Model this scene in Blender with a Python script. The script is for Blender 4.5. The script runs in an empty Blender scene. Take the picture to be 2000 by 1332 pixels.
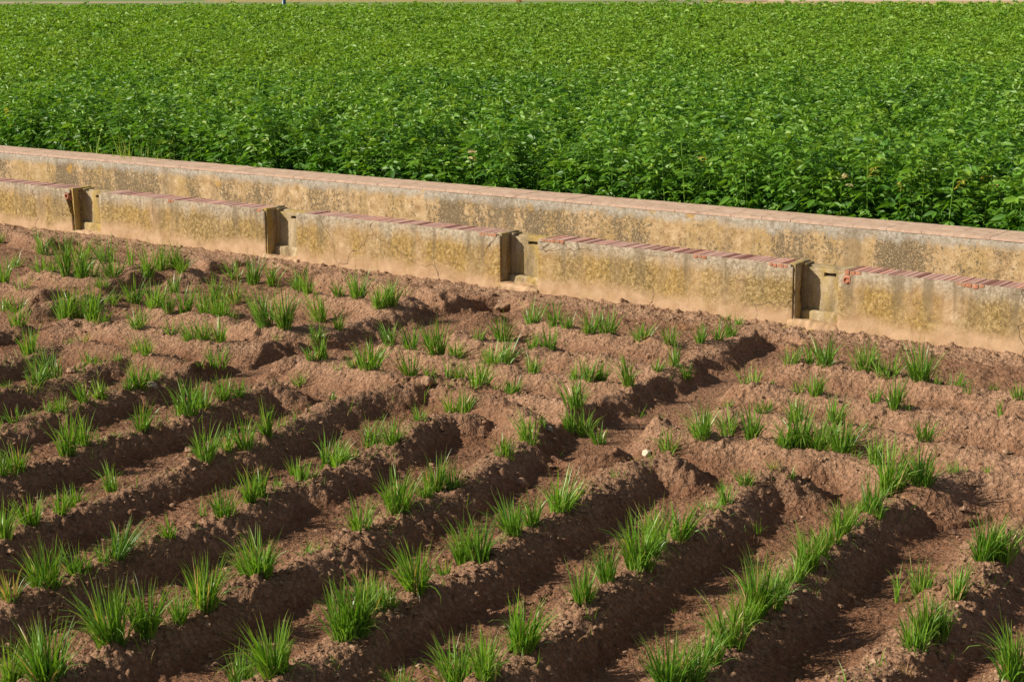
import bpy, math, random
import numpy as np
from mathutils import Vector, Matrix
R = math.radians
rng = np.random.default_rng(7)
random.seed(7)
scene = bpy.context.scene
COL = scene.collection

# ------------------------------------------------------------------ camera, sky, sun
FPX, CX, CY = 3300., 1000., 666.          # lens in photograph pixels (2000 x 1332)
PITCH, ROLL, CAMH = R(12.26), R(.6), 2.6
SUN_EL, SUN_DIR = R(32), (1.0, .14)       # direction the light travels on the ground
_f = np.array([0, math.cos(PITCH), -math.sin(PITCH)]); _rt = np.array([1., 0, 0]); _up = np.cross(_rt, _f)
RIGHT = _rt*math.cos(ROLL) - _up*math.sin(ROLL); UP = _up*math.cos(ROLL) + _rt*math.sin(ROLL)
cd = bpy.data.cameras.new('camera'); co = bpy.data.objects.new('camera', cd); COL.objects.link(co)
cd.sensor_width = 36; cd.lens = FPX/2000*36; cd.clip_start = .1; cd.clip_end = 6000
co.matrix_world = Matrix(((RIGHT[0], UP[0], -_f[0], 0), (RIGHT[1], UP[1], -_f[1], 0), (RIGHT[2], UP[2], -_f[2], CAMH), (0, 0, 0, 1)))
scene.camera = co
w = bpy.data.worlds.new('World'); scene.world = w; w.use_nodes = True
nt = w.node_tree; sky = nt.nodes.new('ShaderNodeTexSky'); sky.sky_type = 'NISHITA'; sky.sun_disc = False
sky.sun_elevation = SUN_EL; sky.sun_rotation = math.atan2(-SUN_DIR[0], -SUN_DIR[1]) % (2*math.pi)
hs = nt.nodes.new('ShaderNodeHueSaturation'); hs.inputs['Saturation'].default_value = .45; nt.links.new(sky.outputs[0], hs.inputs['Color'])   # thin high haze: a whiter sky
nt.links.new(hs.outputs[0], nt.nodes['Background'].inputs[0]); nt.nodes['Background'].inputs[1].default_value = .055
sl = bpy.data.lights.new('sun', 'SUN'); so = bpy.data.objects.new('sun', sl); COL.objects.link(so)
sl.energy = 5; sl.angle = R(.53); sl.color = (1, .89, .74)
_sd = Vector((SUN_DIR[0], SUN_DIR[1], 0)).normalized(); _sd = Vector((_sd.x*math.cos(SUN_EL), _sd.y*math.cos(SUN_EL), -math.sin(SUN_EL)))
so.rotation_euler = _sd.to_track_quat('-Z', 'Y').to_euler(); so.location = (-20, -4, 15)
scene.view_settings.view_transform = 'Standard'; scene.view_settings.look = 'None'
scene.view_settings.exposure = .5; scene.view_settings.gamma = 1
scene.render.engine = 'CYCLES'

def unp(x, y, z):
    d = _f*FPX + RIGHT*(x-CX) - UP*(y-CY); t = (z-CAMH)/d[2]
    return np.array([0, 0, CAMH]) + d*t

ZF, ZB = .46, .66
A0 = unp(0, 356, ZF); B0 = unp(2000, 566, ZF); D = (B0-A0); D[2] = 0; D /= np.linalg.norm(D); NV = np.array([-D[1], D[0], 0.])
A0 = A0*np.array([1, 1, 0])
def off(x, y, z): return float((unp(x, y, z)-A0) @ NV)

# ------------------------------------------------------------------ helpers
def tag(o, label=None, cat=None, group=None, kind=None):
    if label: o['label'] = label
    if cat: o['category'] = cat
    if group: o['group'] = group
    if kind: o['kind'] = kind
    return o

def mesh_np(name, V, T, mats, attrs=None, smooth=True, midx=None):
    V = np.ascontiguousarray(V, dtype=np.float32); T = np.ascontiguousarray(T, dtype=np.int32)
    me = bpy.data.meshes.new(name); nf, k = T.shape
    me.vertices.add(len(V)); me.vertices.foreach_set('co', V.ravel())
    me.loops.add(nf*k); me.loops.foreach_set('vertex_index', T.ravel())
    me.polygons.add(nf); me.polygons.foreach_set('loop_start', np.arange(0, nf*k, k, dtype=np.int32))
    me.polygons.foreach_set('use_smooth', np.full(nf, smooth))
    for m in mats: me.materials.append(m)
    if midx is not None: me.polygons.foreach_set('material_index', np.asarray(midx, dtype=np.int32))
    for k_, a in (attrs or {}).items():
        at = me.attributes.new(k_, 'FLOAT', 'POINT'); at.data.foreach_set('value', np.asarray(a, dtype=np.float32))
    me.update(calc_edges=True); me.validate()
    return me

def obj(name, me, parent=None, loc=None):
    o = bpy.data.objects.new(name, me); COL.objects.link(o)
    if parent is not None:
        o.parent = parent; o.location = -parent.location
    if loc is not None: o.location = loc
    return o

def empty(name, loc):
    o = bpy.data.objects.new(name, None); COL.objects.link(o); o.location = loc; o.empty_display_size = .1
    return o

def hsh(ix, iy, iz, seed):
    h = (ix.astype(np.int64)*374761393 + iy.astype(np.int64)*668265263 + iz*2147483647 + seed*144665) & 0xffffffff
    h = ((h ^ (h >> 13))*1274126177) & 0xffffffff
    h = ((h ^ (h >> 15))*2246822519) & 0xffffffff
    return ((h ^ (h >> 16)) & 0xffffff)/float(0xffffff)

def noise2(x, y, seed=0):
    ix = np.floor(x); iy = np.floor(y); fx = x-ix; fy = y-iy
    u = fx*fx*fx*(fx*(fx*6-15)+10); v = fy*fy*fy*(fy*(fy*6-15)+10)
    a = hsh(ix, iy, 0, seed); b = hsh(ix+1, iy, 0, seed); c = hsh(ix, iy+1, 0, seed); d = hsh(ix+1, iy+1, 0, seed)
    return (a*(1-u)+b*u)*(1-v) + (c*(1-u)+d*u)*v - .5

def noise3(p, seed=0):
    ip = np.floor(p); f = p-ip; f = f*f*(3-2*f); r = 0
    for dz in (0, 1):
        wz = f[:, 2] if dz else 1-f[:, 2]
        for dy in (0, 1):
            wy = f[:, 1] if dy else 1-f[:, 1]
            for dx in (0, 1):
                wx = f[:, 0] if dx else 1-f[:, 0]
                r = r + hsh(ip[:, 0]+dx, ip[:, 1]+dy, (ip[:, 2].astype(np.int64)+dz), seed)*wx*wy*wz
    return r-.5

def fbm(x, y, f, octv, seed):
    r = 0; a = 1.
    for i in range(octv):
        r = r + a*noise2(x*f+i*17.3, y*f-i*9.1, seed+i); f *= 2.03; a *= .5
    return r

def clods(x, y, cell, seed, keep=.6):
    """domes of random size on a jittered grid, in units of the cell"""
    gx = np.floor(x/cell); gy = np.floor(y/cell); out = np.zeros_like(x)
    for dx in (-1, 0, 1):
        for dy in (-1, 0, 1):
            cx = gx+dx; cy = gy+dy
            px = (cx+.5+.8*(hsh(cx, cy, 1, seed)-.5))*cell; py = (cy+.5+.8*(hsh(cx, cy, 2, seed)-.5))*cell
            r = cell*(.25+.4*hsh(cx, cy, 3, seed)**2); on = hsh(cx, cy, 4, seed) < keep
            d2 = (x-px)**2+(y-py)**2
            out = np.maximum(out, np.where(on, np.sqrt(np.maximum(r*r-d2, 0)), 0))
    return out

def sstep(a, b, x):
    t = np.clip((x-a)/(b-a), 0, 1); return t*t*(3-2*t)

# ------------------------------------------------------------------ materials
def mat(name):
    m = bpy.data.materials.new(name); m.use_nodes = True
    return m, m.node_tree, m.node_tree.nodes['Principled BSDF']

class N:
    def __init__(s, t): s.t = t
    def n(s, ty, **k):
        x = s.t.nodes.new(ty)
        for a, b in k.items(): setattr(x, a, b)
        return x
    def l(s, a, b): s.t.links.new(a, b)
    def coord(s, scale=(1, 1, 1)):
        c = s.n('ShaderNodeTexCoord'); m = s.n('ShaderNodeMapping'); m.inputs['Scale'].default_value = scale
        s.l(c.outputs['Object'], m.inputs['Vector']); return m.outputs[0]
    def noise(s, vec, scale, detail=4, rough=.6, dist=0):
        x = s.n('ShaderNodeTexNoise'); x.inputs['Scale'].default_value = scale; x.inputs['Detail'].default_value = detail
        x.inputs['Roughness'].default_value = rough; x.inputs['Distortion'].default_value = dist; s.l(vec, x.inputs['Vector']); return x.outputs['Fac']
    def vor(s, vec, scale, feat='F1', out='Distance'):
        x = s.n('ShaderNodeTexVoronoi', feature=feat); x.inputs['Scale'].default_value = scale; s.l(vec, x.inputs['Vector']); return x.outputs[out]
    def ramp(s, fac, stops, interp='LINEAR'):
        x = s.n('ShaderNodeValToRGB'); e = x.color_ramp.elements; x.color_ramp.interpolation = interp
        while len(e) < len(stops): e.new(.5)
        for i, (p, c) in enumerate(stops):
            e[i].position = p; e[i].color = (*c, 1) if len(c) == 3 else c
        s.l(fac, x.inputs[0]); return x.outputs[0]
    def mr(s, v, a, b, c=0., d=1.):
        x = s.n('ShaderNodeMapRange'); s.l(v, x.inputs[0])
        for i, q in enumerate((a, b, c, d)): x.inputs[i+1].default_value = q
        return x.outputs[0]
    def mix(s, f, a, b, mode='MIX'):
        x = s.n('ShaderNodeMix', data_type='RGBA', blend_type=mode)
        for i, q in ((0, f), (6, a), (7, b)):
            if isinstance(q, (int, float)): x.inputs[i].default_value = q
            elif isinstance(q, tuple): x.inputs[i].default_value = (*q, 1)
            else: s.l(q, x.inputs[i])
        return x.outputs[2]
    def math(s, op, a, b=None):
        x = s.n('ShaderNodeMath', operation=op)
        for i, q in enumerate((a, b)):
            if q is None: continue
            if isinstance(q, (int, float)): x.inputs[i].default_value = q
            else: s.l(q, x.inputs[i])
        return x.outputs[0]
    def z(s):
        c = s.n('ShaderNodeTexCoord'); q = s.n('ShaderNodeSeparateXYZ'); s.l(c.outputs['Object'], q.inputs[0]); return q.outputs[2]
    def attr(s, name):
        return s.n('ShaderNodeAttribute', attribute_name=name).outputs['Fac']
    def bump(s, bsdf, pairs):
        prev = None
        for h, st, d in pairs:
            b = s.n('ShaderNodeBump'); b.inputs['Strength'].default_value = st; b.inputs['Distance'].default_value = d; s.l(h, b.inputs['Height'])
            if prev is not None: s.l(prev, b.inputs['Normal'])
            prev = b.outputs[0]
        s.l(prev, bsdf.inputs['Normal'])

def soil_material(name, dark=1.):
    m, t, b = mat(name); k = N(t); v = k.coord()
    big = k.noise(v, 1.1, 5, .6); mid = k.noise(v, 9, 6, .65); fine = k.noise(v, 70, 5, .7)
    c = k.ramp(big, [(.3, (.41, .237, .14)), (.5, (.49, .293, .18)), (.7, (.56, .345, .225))])
    c2 = k.ramp(mid, [(.3, (.26, .146, .088)), (.5, (.46, .272, .164)), (.72, (.60, .385, .265))])
    c = k.mix(.5, c, c2)
    c = k.mix(k.mr(fine, .38, .62), k.mix(.35, c, (.14, .075, .045)), c)
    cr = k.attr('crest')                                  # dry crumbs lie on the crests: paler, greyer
    c = k.mix(k.math('MULTIPLY', cr, .45), c, k.ramp(k.noise(v, 45, 3, .6), [(.35, (.20, .13, .08)), (.65, (.46, .325, .225))]))
    sp = k.vor(v, 75); spm = k.math('MULTIPLY', k.mr(sp, .10, .06), k.mr(k.noise(v, 13, 2), .5, .62))
    c = k.mix(k.math('MULTIPLY', spm, .7), c, (.55, .45, .36))
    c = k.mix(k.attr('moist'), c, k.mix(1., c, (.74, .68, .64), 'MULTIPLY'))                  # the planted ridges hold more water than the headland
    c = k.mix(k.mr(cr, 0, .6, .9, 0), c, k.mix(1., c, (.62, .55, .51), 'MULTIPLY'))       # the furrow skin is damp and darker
    c = k.mix(k.mr(k.vor(v, 42), .38, .62, 0, .42), c, (.12, .066, .038))
    c = k.mix(k.mr(k.noise(v, 30, 5, .75), .56, .66, 0, .4), c, (.52, .36, .25))
    k.l(c, b.inputs['Base Color']); b.inputs['Roughness'].default_value = .95; b.inputs['Specular IOR Level'].default_value = .15
    crumbs = k.vor(v, 95); crumb2 = k.vor(v, 38)
    ck = k.vor(v, 5.5, 'DISTANCE_TO_EDGE'); ckm = k.mr(ck, 0, .025)
    k.bump(b, [(mid, .5, .03), (k.noise(v, 26, 5, .7), .55, .022), (crumb2, .7, .016), (crumbs, .7, .008), (fine, .8, .008)])
    return m
M_SOIL = soil_material('dry_red_soil')

def wall_material(name, kind):
    m, t, b = mat(name); k = N(t); v = k.coord(); vs = k.coord((1, 1, .28)); z = k.z()
    big = k.noise(vs, 1.7, 5, .6); med = k.noise(vs, 6, 6, .68); fine = k.noise(v, 55, 4, .75); grit = k.noise(v, 130, 3, .8)
    spk = k.noise(v, 34, 5, .8); spk2 = k.noise(v, 90, 3, .8); streak = k.noise(k.coord((1, 1, .12)), 5, 4, .65)
    if kind == 'front':
        tan = k.ramp(k.noise(v, 11, 5, .7), [(.35, (.30, .19, .10)), (.5, (.41, .28, .16)), (.65, (.52, .38, .24))])
        must = k.ramp(spk, [(.38, (.115, .076, .022)), (.48, (.255, .165, .04)), (.56, (.36, .24, .07)), (.66, (.54, .41, .22))])
        f1 = k.math('MULTIPLY', k.mr(k.math('ADD', k.math('MULTIPLY', big, .8), k.math('MULTIPLY', streak, .5)), .50, .66), k.mr(z, .45, .32))
        f1 = k.math('MULTIPLY', f1, k.mr(spk2, .36, .56, .5, 1))
        c = k.mix(f1, tan, must)
        olive = k.mr(k.noise(vs, 1.2, 5, .65), .45, .56)
        c = k.mix(k.math('MULTIPLY', olive, k.mr(z, .44, .34, 0, .8)), c, k.ramp(spk, [(.40, (.12, .085, .03)), (.52, (.27, .19, .075)), (.62, (.44, .33, .17))]))
        zt = k.math('ADD', z, k.math('MULTIPLY', k.math('SUBTRACT', k.noise(vs, 4, 5, .75), .5), .34))
        grey = k.ramp(spk, [(.36, (.17, .145, .105)), (.5, (.35, .31, .24)), (.63, (.50, .45, .36))])
        c = k.mix(k.mr(zt, .33, .43, 0, .8), c, grey)
        c = k.mix(k.mr(spk2, .42, .34, 0, .6), c, (.13, .085, .04))
        c = k.mix(k.mr(spk2, .60, .68, 0, .6), c, (.68, .56, .38))
        zd = k.math('ADD', z, k.math('MULTIPLY', k.math('SUBTRACT', k.noise(v, 1.5, 5, .6), .5), .30))
        dust = k.ramp(k.noise(v, 7, 5, .65), [(.35, (.38, .245, .14)), (.65, (.50, .345, .215))])
        c = k.mix(k.math('MULTIPLY', k.mr(zd, .165, .075), k.mr(k.noise(v, 4, 5, .7), .36, .5, .55, 1)), c, dust)
        dist = k.n('ShaderNodeVectorMath', operation='ADD'); wob = k.n('ShaderNodeTexNoise'); wob.inputs['Scale'].default_value = 6; k.l(v, wob.inputs['Vector']); sc_ = k.n('ShaderNodeVectorMath', operation='SCALE'); k.l(wob.outputs['Color'], sc_.inputs[0]); sc_.inputs['Scale'].default_value = .22; k.l(v, dist.inputs[0]); k.l(sc_.outputs[0], dist.inputs[1])
        crack = k.math('MULTIPLY', k.mr(k.vor(dist.outputs[0], 1.15, 'DISTANCE_TO_EDGE'), .006, .002), k.mr(k.noise(v, .9, 2), .48, .54)); c = k.mix(k.math('MULTIPLY', crack, .8), c, (.07, .045, .025))
        drip = k.math('MULTIPLY', k.mr(k.noise(k.coord((1, 1, .05)), 7, 3, .6), .53, .64), k.mr(z, .08, .30)); c = k.mix(k.math('MULTIPLY', drip, .65), c, (.16, .125, .075))
    elif kind == 'back':
        dens = k.math('ADD', k.math('MULTIPLY', k.math('SUBTRACT', k.noise(vs, 1.6, 5, .65), .5), 2.0), k.math('MULTIPLY', k.math('SUBTRACT', streak, .5), .5))
        base = k.ramp(k.noise(v, 13, 5, .75), [(.35, (.28, .18, .085)), (.5, (.43, .295, .155)), (.65, (.57, .43, .265))])
        base = k.mix(k.mr(k.noise(vs, 2.2, 4, .6), .48, .62, 0, .55), base, (.36, .245, .09))
        dk = k.ramp(spk2, [(.38, (.07, .055, .035)), (.55, (.20, .15, .085)), (.68, (.34, .27, .18))])
        c = k.mix(k.mr(k.math('ADD', spk, k.math('MULTIPLY', dens, .55)), .475, .525, 0, .92), base, dk)
        c = k.mix(k.mr(spk2, .58, .66, 0, .55), c, (.68, .52, .33))
        zt = k.math('ADD', z, k.math('MULTIPLY', k.math('SUBTRACT', k.noise(vs, 5, 5, .75), .5), .22))
        c = k.mix(k.mr(zt, .545, .60, 0, .85), c, k.ramp(spk, [(.38, (.20, .18, .145)), (.5, (.36, .325, .27)), (.62, (.50, .46, .40))]))
        r1 = k.n('ShaderNodeMapping'); r1.inputs['Rotation'].default_value[2] = -math.atan2(D[1], D[0]); k.l(k.coord(), r1.inputs[0]); r2 = k.n('ShaderNodeMapping'); r2.inputs['Scale'].default_value = (1, .02, 1); k.l(r1.outputs[0], r2.inputs[0])
        drip = k.mr(k.noise(k.coord((1, 1, .04)), 6, 3, .6), .54, .66); c = k.mix(k.math('MULTIPLY', drip, .45), c, (.17, .13, .08))
        sp = k.vor(r2.outputs[0], 2.9); on = k.mr(k.math('ADD', sp, k.math('MULTIPLY', k.math('SUBTRACT', k.noise(v, 18, 5), .5), .34)), .17, .11)
        c = k.mix(k.math('MULTIPLY', on, k.mr(spk, .40, .56, .25, .85)), c, k.ramp(spk2, [(.4, (.34, .18, .03)), (.6, (.56, .34, .07))]))
    else:   # bare grey mortar of the sluice slabs and sills
        c = k.ramp(k.noise(vs, 9, 5, .7), [(.35, (.19, .145, .08)), (.5, (.34, .265, .155)), (.65, (.48, .39, .26))])
        c = k.mix(k.mr(k.noise(vs, 7, 4), .45, .62, 0, .8), c, (.40, .28, .07))
        c = k.mix(k.mr(fine, .38, .5), k.mix(.3, c, (.1, .08, .05)), c)
    k.l(c, b.inputs['Base Color']); b.inputs['Roughness'].default_value = .93; b.inputs['Specular IOR Level'].default_value = .2
    k.bump(b, [(med, .4, .012), (fine, .6, .006), (grit, .6, .003)])
    return m
M_FRONT = wall_material('lichened_plaster', 'front'); M_BACK = wall_material('speckled_plaster', 'back'); M_CONC = wall_material('grey_mortar', 'c')

def simple(name, stops, scale=20, rough=.8, bump=.4, attr=None, spec=.3, dist=.003):
    m, t, b = mat(name); k = N(t); v = k.coord()
    n = k.noise(v, scale, 5, .7); c = k.ramp(n, stops)
    if attr:
        a = k.attr('rnd'); c = k.mix(1., c, k.ramp(a, attr), 'MULTIPLY')
    k.l(c, b.inputs['Base Color']); b.inputs['Roughness'].default_value = rough; b.inputs['Specular IOR Level'].default_value = spec
    k.bump(b, [(n, bump, dist), (k.noise(v, scale*4, 3, .7), bump, dist*.5)])
    return m
M_BRICK = simple('brick_on_edge', [(.3, (.38, .22, .18)), (.55, (.49, .32, .265)), (.75, (.58, .43, .37))], 25, .9, .5,
                 [(0, (.40, .26, .24)), (.08, (.45, .30, .28)), (.16, (.85, .78, .76)), (.7, (1, 1, 1)), (1, (1.12, .88, .78))])
M_TILE = simple('worn_terracotta_tile', [(.3, (.33, .235, .17)), (.45, (.46, .325, .245)), (.6, (.52, .39, .30)), (.75, (.54, .45, .36))], 14, .9, .5,
                [(0, (.97, .95, .95)), (1, (1.02, 1., .98))])
M_RAW = simple('broken_orange_brick', [(.3, (.30, .12, .065)), (.6, (.44, .20, .12)), (.8, (.50, .31, .22))], 40, .9, .6)
M_CLOD = simple('dry_clod', [(.3, (.17, .10, .06)), (.5, (.28, .175, .11)), (.75, (.38, .255, .17))], 40, .95, .6,
                [(0, (.62, .55, .5)), (.5, (1, 1, 1)), (.93, (1.05, 1.05, 1.05)), (1, (1.3, 1.4, 1.5))], .1)
M_STONE = simple('pale_stone', [(.3, (.50, .40, .29)), (.6, (.68, .58, .45))], 20, .85, .5)
M_GREYST = simple('grey_stone', [(.3, (.22, .17, .13)), (.6, (.38, .32, .26))], 20, .85, .5)

def leaf_material(name, cols, trans=.3, rough=.42, hue2=None, low=None):
    m, t, b = mat(name); k = N(t); a = k.attr('rnd')
    c = k.ramp(a, cols)
    if hue2: c = k.mix(k.mr(k.noise(k.coord(), .6, 3), .4, .62, 0, .5), c, hue2)
    if low:                                                   # blades turn pale toward their root / dry at the tip
        c = k.mix(k.mr(k.attr('along'), .22, .0, 0, .6), c, low[0]); c = k.mix(k.mr(k.attr('along'), .78, 1., 0, .7), c, low[1])
    k.l(c, b.inputs['Base Color']); b.inputs['Roughness'].default_value = rough; b.inputs['Specular IOR Level'].default_value = .5
    tr = k.n('ShaderNodeBsdfTranslucent'); k.l(k.mix(1., c, (1.7, 1.6, .7), 'MULTIPLY'), tr.inputs[0])
    mx = k.n('ShaderNodeMixShader'); mx.inputs[0].default_value = trans
    k.l(b.outputs[0], mx.inputs[1]); k.l(tr.outputs[0], mx.inputs[2]); k.l(mx.outputs[0], t.nodes['Material Output'].inputs[0])
    return m
M_LEAF = leaf_material('crop_leaf', [(0, (.024, .082, .011)), (.35, (.06, .175, .017)), (.7, (.13, .29, .024)), (.97, (.21, .36, .038)), (1, (.38, .32, .05))], .3, .48)
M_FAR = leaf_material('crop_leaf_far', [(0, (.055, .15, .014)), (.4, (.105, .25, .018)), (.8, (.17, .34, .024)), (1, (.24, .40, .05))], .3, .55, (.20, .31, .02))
M_BLADE = leaf_material('grass_blade', [(0, (.045, .13, .014)), (.4, (.105, .24, .02)), (.8, (.19, .36, .035)), (.96, (.26, .40, .09)), (1, (.46, .34, .15))], .3, .42,
                        None, ((.26, .30, .10), (.28, .22, .06)))
M_DRY = leaf_material('dry_straw', [(0, (.30, .13, .05)), (.5, (.42, .22, .09)), (1, (.55, .40, .2))], .2, .8)
M_CREAM = leaf_material('withered_leaf', [(0, (.40, .36, .16)), (1, (.58, .52, .30))], .25, .8)
M_WEED = leaf_material('pale_weed_blade', [(0, (.12, .24, .03)), (.6, (.24, .36, .06)), (1, (.42, .46, .14))], .3, .5)

# ------------------------------------------------------------------ wall frame: s along the canal, n across it (away from the camera)
NB0 = (off(0, 293, ZB)+off(2000, 471, ZB))/2; NB1 = (off(0, 284, ZB)+off(2000, 452, ZB))/2
def sx(px): return float((unp(px, 356+.105*px, ZF)-A0) @ D)
def W(s, n, z): return A0 + D*s + NV*n + np.array([0, 0, z])
def WV(p): return A0[None]+p[:, :1]*D[None]+p[:, 1:2]*NV[None]+p[:, 2:3]*np.array([[0, 0, 1.]])

# ------------------------------------------------------------------ soil height field
def world_line(pts, z): return [unp(x, y, z)[:2] for x, y in pts]
RIDGES = [  # (name, height, half width, photo points of the crest)
 ('d', .20, .27, [(1900,1420),(1990,1330),(2070,1260)]),
 ('d', .19, .29, [(1560,1420),(1790,1258),(1860,1180),(1910,1105),(1960,1050),(2020,1010)]),
 ('d', .20, .29, [(1210,1420),(1310,1338),(1390,1298),(1425,1262),(1485,1204),(1575,1115),(1640,1050),(1700,1006),(1742,975)]),
 ('d', .20, .28, [(860,1420),(950,1330),(1025,1268),(1135,1188),(1185,1138),(1245,1108),(1325,1056),(1390,1000),(1420,984),(1455,948),(1510,925),(1535,932)]),
 ('d', .20, .27, [(420,1420),(535,1322),(680,1243),(740,1200),(815,1158),(935,1098),(1003,1044),(1095,1002),(1180,945),(1240,900),(1285,890),(1305,898)]),
 ('d', .19, .27, [(0,1420),(92,1330),(225,1260),(288,1240),(350,1214),(400,1190),(510,1128),(600,1087),(707,1036),(775,1004),(852,966),(890,950),(960,905),(1000,875),(1050,852),(1090,855)]),
 ('d', .19, .26, [(-160,1280),(20,1170),(95,1149),(150,1121),(205,1098),(230,1087),(328,1051),(435,1010),(490,986),(543,950),(592,940),(640,918),(685,900),(725,872),(765,866),(822,822),(885,806),(905,808)]),
 ('d', .18, .25, [(-100,1120),(8,1058),(60,1027),(118,1004),(147,990),(220,962),(300,930),(400,898),(442,880),(478,877),(522,851),(582,824),(640,790),(700,770),(790,758),(835,752),(900,760)]),
 ('d', .17, .25, [(-100,990),(5,930),(36,922),(135,887),(165,871),(277,841),(370,812),(435,780),(465,775),(530,752),(548,758)]),
 ('d', .17, .25, [(-80,880),(25,825),(95,804),(118,803),(165,789),(248,760),(272,757),(300,743),(370,722),(418,717)]),
 ('d', .16, .25, [(-80,800),(17,760),(70,750),(140,732),(178,714),(230,701),(273,692),(288,694)]),
 ('d', .15, .25, [(-80,730),(58,694),(110,674),(150,668)]),
 ('d', .14, .24, [(-60,655),(38,638)]),
 ('h', .13, .34, [(1560,706),(1610,712),(1690,723),(1800,744),(1900,762),(1989,779),(2120,800)]),
 ('h', .13, .30, [(1450,748),(1500,753),(1590,770),(1710,788),(1760,797),(1955,820),(2120,845)]),
 ('h', .12, .28, [(1420,800),(1500,805),(1555,822),(1630,832),(1692,842),(1804,860),(1900,880),(2000,900),(2120,925)]),
 ('h', .15, .30, [(1255,822),(1300,846),(1371,853),(1470,858),(1525,870),(1600,884),(1650,888),(1735,905),(1797,946),(1865,927),(1935,926),(2120,955)]),
 ('h', .13, .32, [(1042,631),(1090,638),(1180,652),(1252,664),(1310,671),(1370,669),(1402,668),(1440,660),(1485,650)]),
 ('h', .13, .24, [(900,655),(945,668),(1040,682),(1077,684),(1150,695),(1226,712),(1282,718),(1320,712),(1365,695)]),
 ('h', .13, .26, [(763,676),(803,684),(850,693),(890,700),(963,712),(1040,726),(1127,738),(1155,743),(1226,752),(1282,737)]),
 ('h', .14, .26, [(608,705),(645,708),(718,721),(800,737),(875,740),(938,755),(1004,768),(1070,780),(1116,793)]),
 ('h', .14, .24, [(905,765),(1000,795),(1058,830),(1112,842),(1142,852),(1165,862)]),
 ('h', .14, .28, [(580,566),(602,572),(662,580),(698,585),(750,601),(793,585)]),
 ('h', .13, .28, [(298,602),(363,613),(425,621),(515,641),(557,644),(610,640),(650,640)]),
 ('h', .13, .30, [(125,627),(178,624),(202,630),(270,642),(335,652),(398,664),(430,669),(538,666),(610,664)]),
 ('h', .12, .30, [(162,668),(293,694),(418,717),(500,700),(560,695)]),
 ('h', .13, .30, [(208,510),(255,518),(292,541),(357,532),(385,525)]),
 ('h', .12, .30, [(78,530),(105,533),(152,543),(178,543),(222,543),(245,548)]),
 ('h', .12, .30, [(-80,545),(0,553),(50,561),(120,572),(170,575)]),
]
CHANNELS = [  # water furrows: (half width, points)
 (.19, [(1520,690),(1480,710),(1420,742),(1370,772),(1290,806),(1215,835),(1160,870),(1130,895)]),
 (.19, [(990,600),(930,615),(860,632),(780,658),(715,685),(640,695),(560,706),(500,722),(450,745)]),
 (.18, [(520,528),(460,536),(400,542),(330,550),(262,570),(200,588),(120,600),(40,612),(-40,620)]),
 (.18, [(150,485),(80,498),(0,503),(-80,508)]),
]
PITS = [(unp(966,598,0)[:2], .30, .20), (unp(1512,670,0)[:2], .24, .15), (unp(500,517,0)[:2], .24, .13), (unp(140,478,0)[:2], .2, .07)]
BANKS = [('h', .17, .24, [(640,538),(720,548),(800,560),(880,573),(928,584)]), ('h', .13, .18, [(300,492),(380,500),(460,514)]), ('h', .12, .2, [(20,452),(80,462),(125,470)]), ('h', .17, .15, [(1500,645),(1470,652)]), ('h', .105, .24, [(1492,648),(1420,672),(1350,706),(1280,738),(1200,772),(1140,800),(1112,835)]),
         ('h', .11, .20, [(905,588),(840,598),(760,612),(690,632),(655,648),(600,672),(540,690)]),
         ('h', .12, .18, [(425,522),(360,530),(290,545),(220,565),(150,585),(60,596)])]
RL = [(k, h, w_, np.array(world_line(p, h*.68 if k == 'd' else h*.86+.015))) for k, h, w_, p in RIDGES+BANKS]
CL = [(w_, np.array(world_line(p, .02))) for w_, p in CHANNELS]

def seg_dist(x, y, P, reach, signed=False):
    out = np.full(x.shape, 9., dtype=np.float32)
    lo = P.min(0)-reach; hi = P.max(0)+reach
    sel = np.where((x > lo[0]) & (x < hi[0]) & (y > lo[1]) & (y < hi[1]))[0]
    if len(sel) == 0: return (out, np.zeros(x.shape)) if signed else out
    xs = x[sel]; ys = y[sel]; best = np.full(len(sel), 81.); sg = np.ones(len(sel))
    for i in range(len(P)-1):
        a = P[i]; d = P[i+1]-a; L = d @ d
        t = np.clip(((xs-a[0])*d[0]+(ys-a[1])*d[1])/L, 0, 1)
        d2 = (xs-a[0]-t*d[0])**2+(ys-a[1]-t*d[1])**2; nearer = d2 < best
        if signed: sg = np.where(nearer, np.clip((d[0]*(ys-a[1])-d[1]*(xs-a[0]))/math.sqrt(L)/.08, -1, 1), sg)
        best = np.where(nearer, d2, best)
    out[sel] = np.sqrt(best)
    if not signed: return out
    o2 = np.zeros(x.shape); o2[sel] = sg; return out, o2

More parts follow.
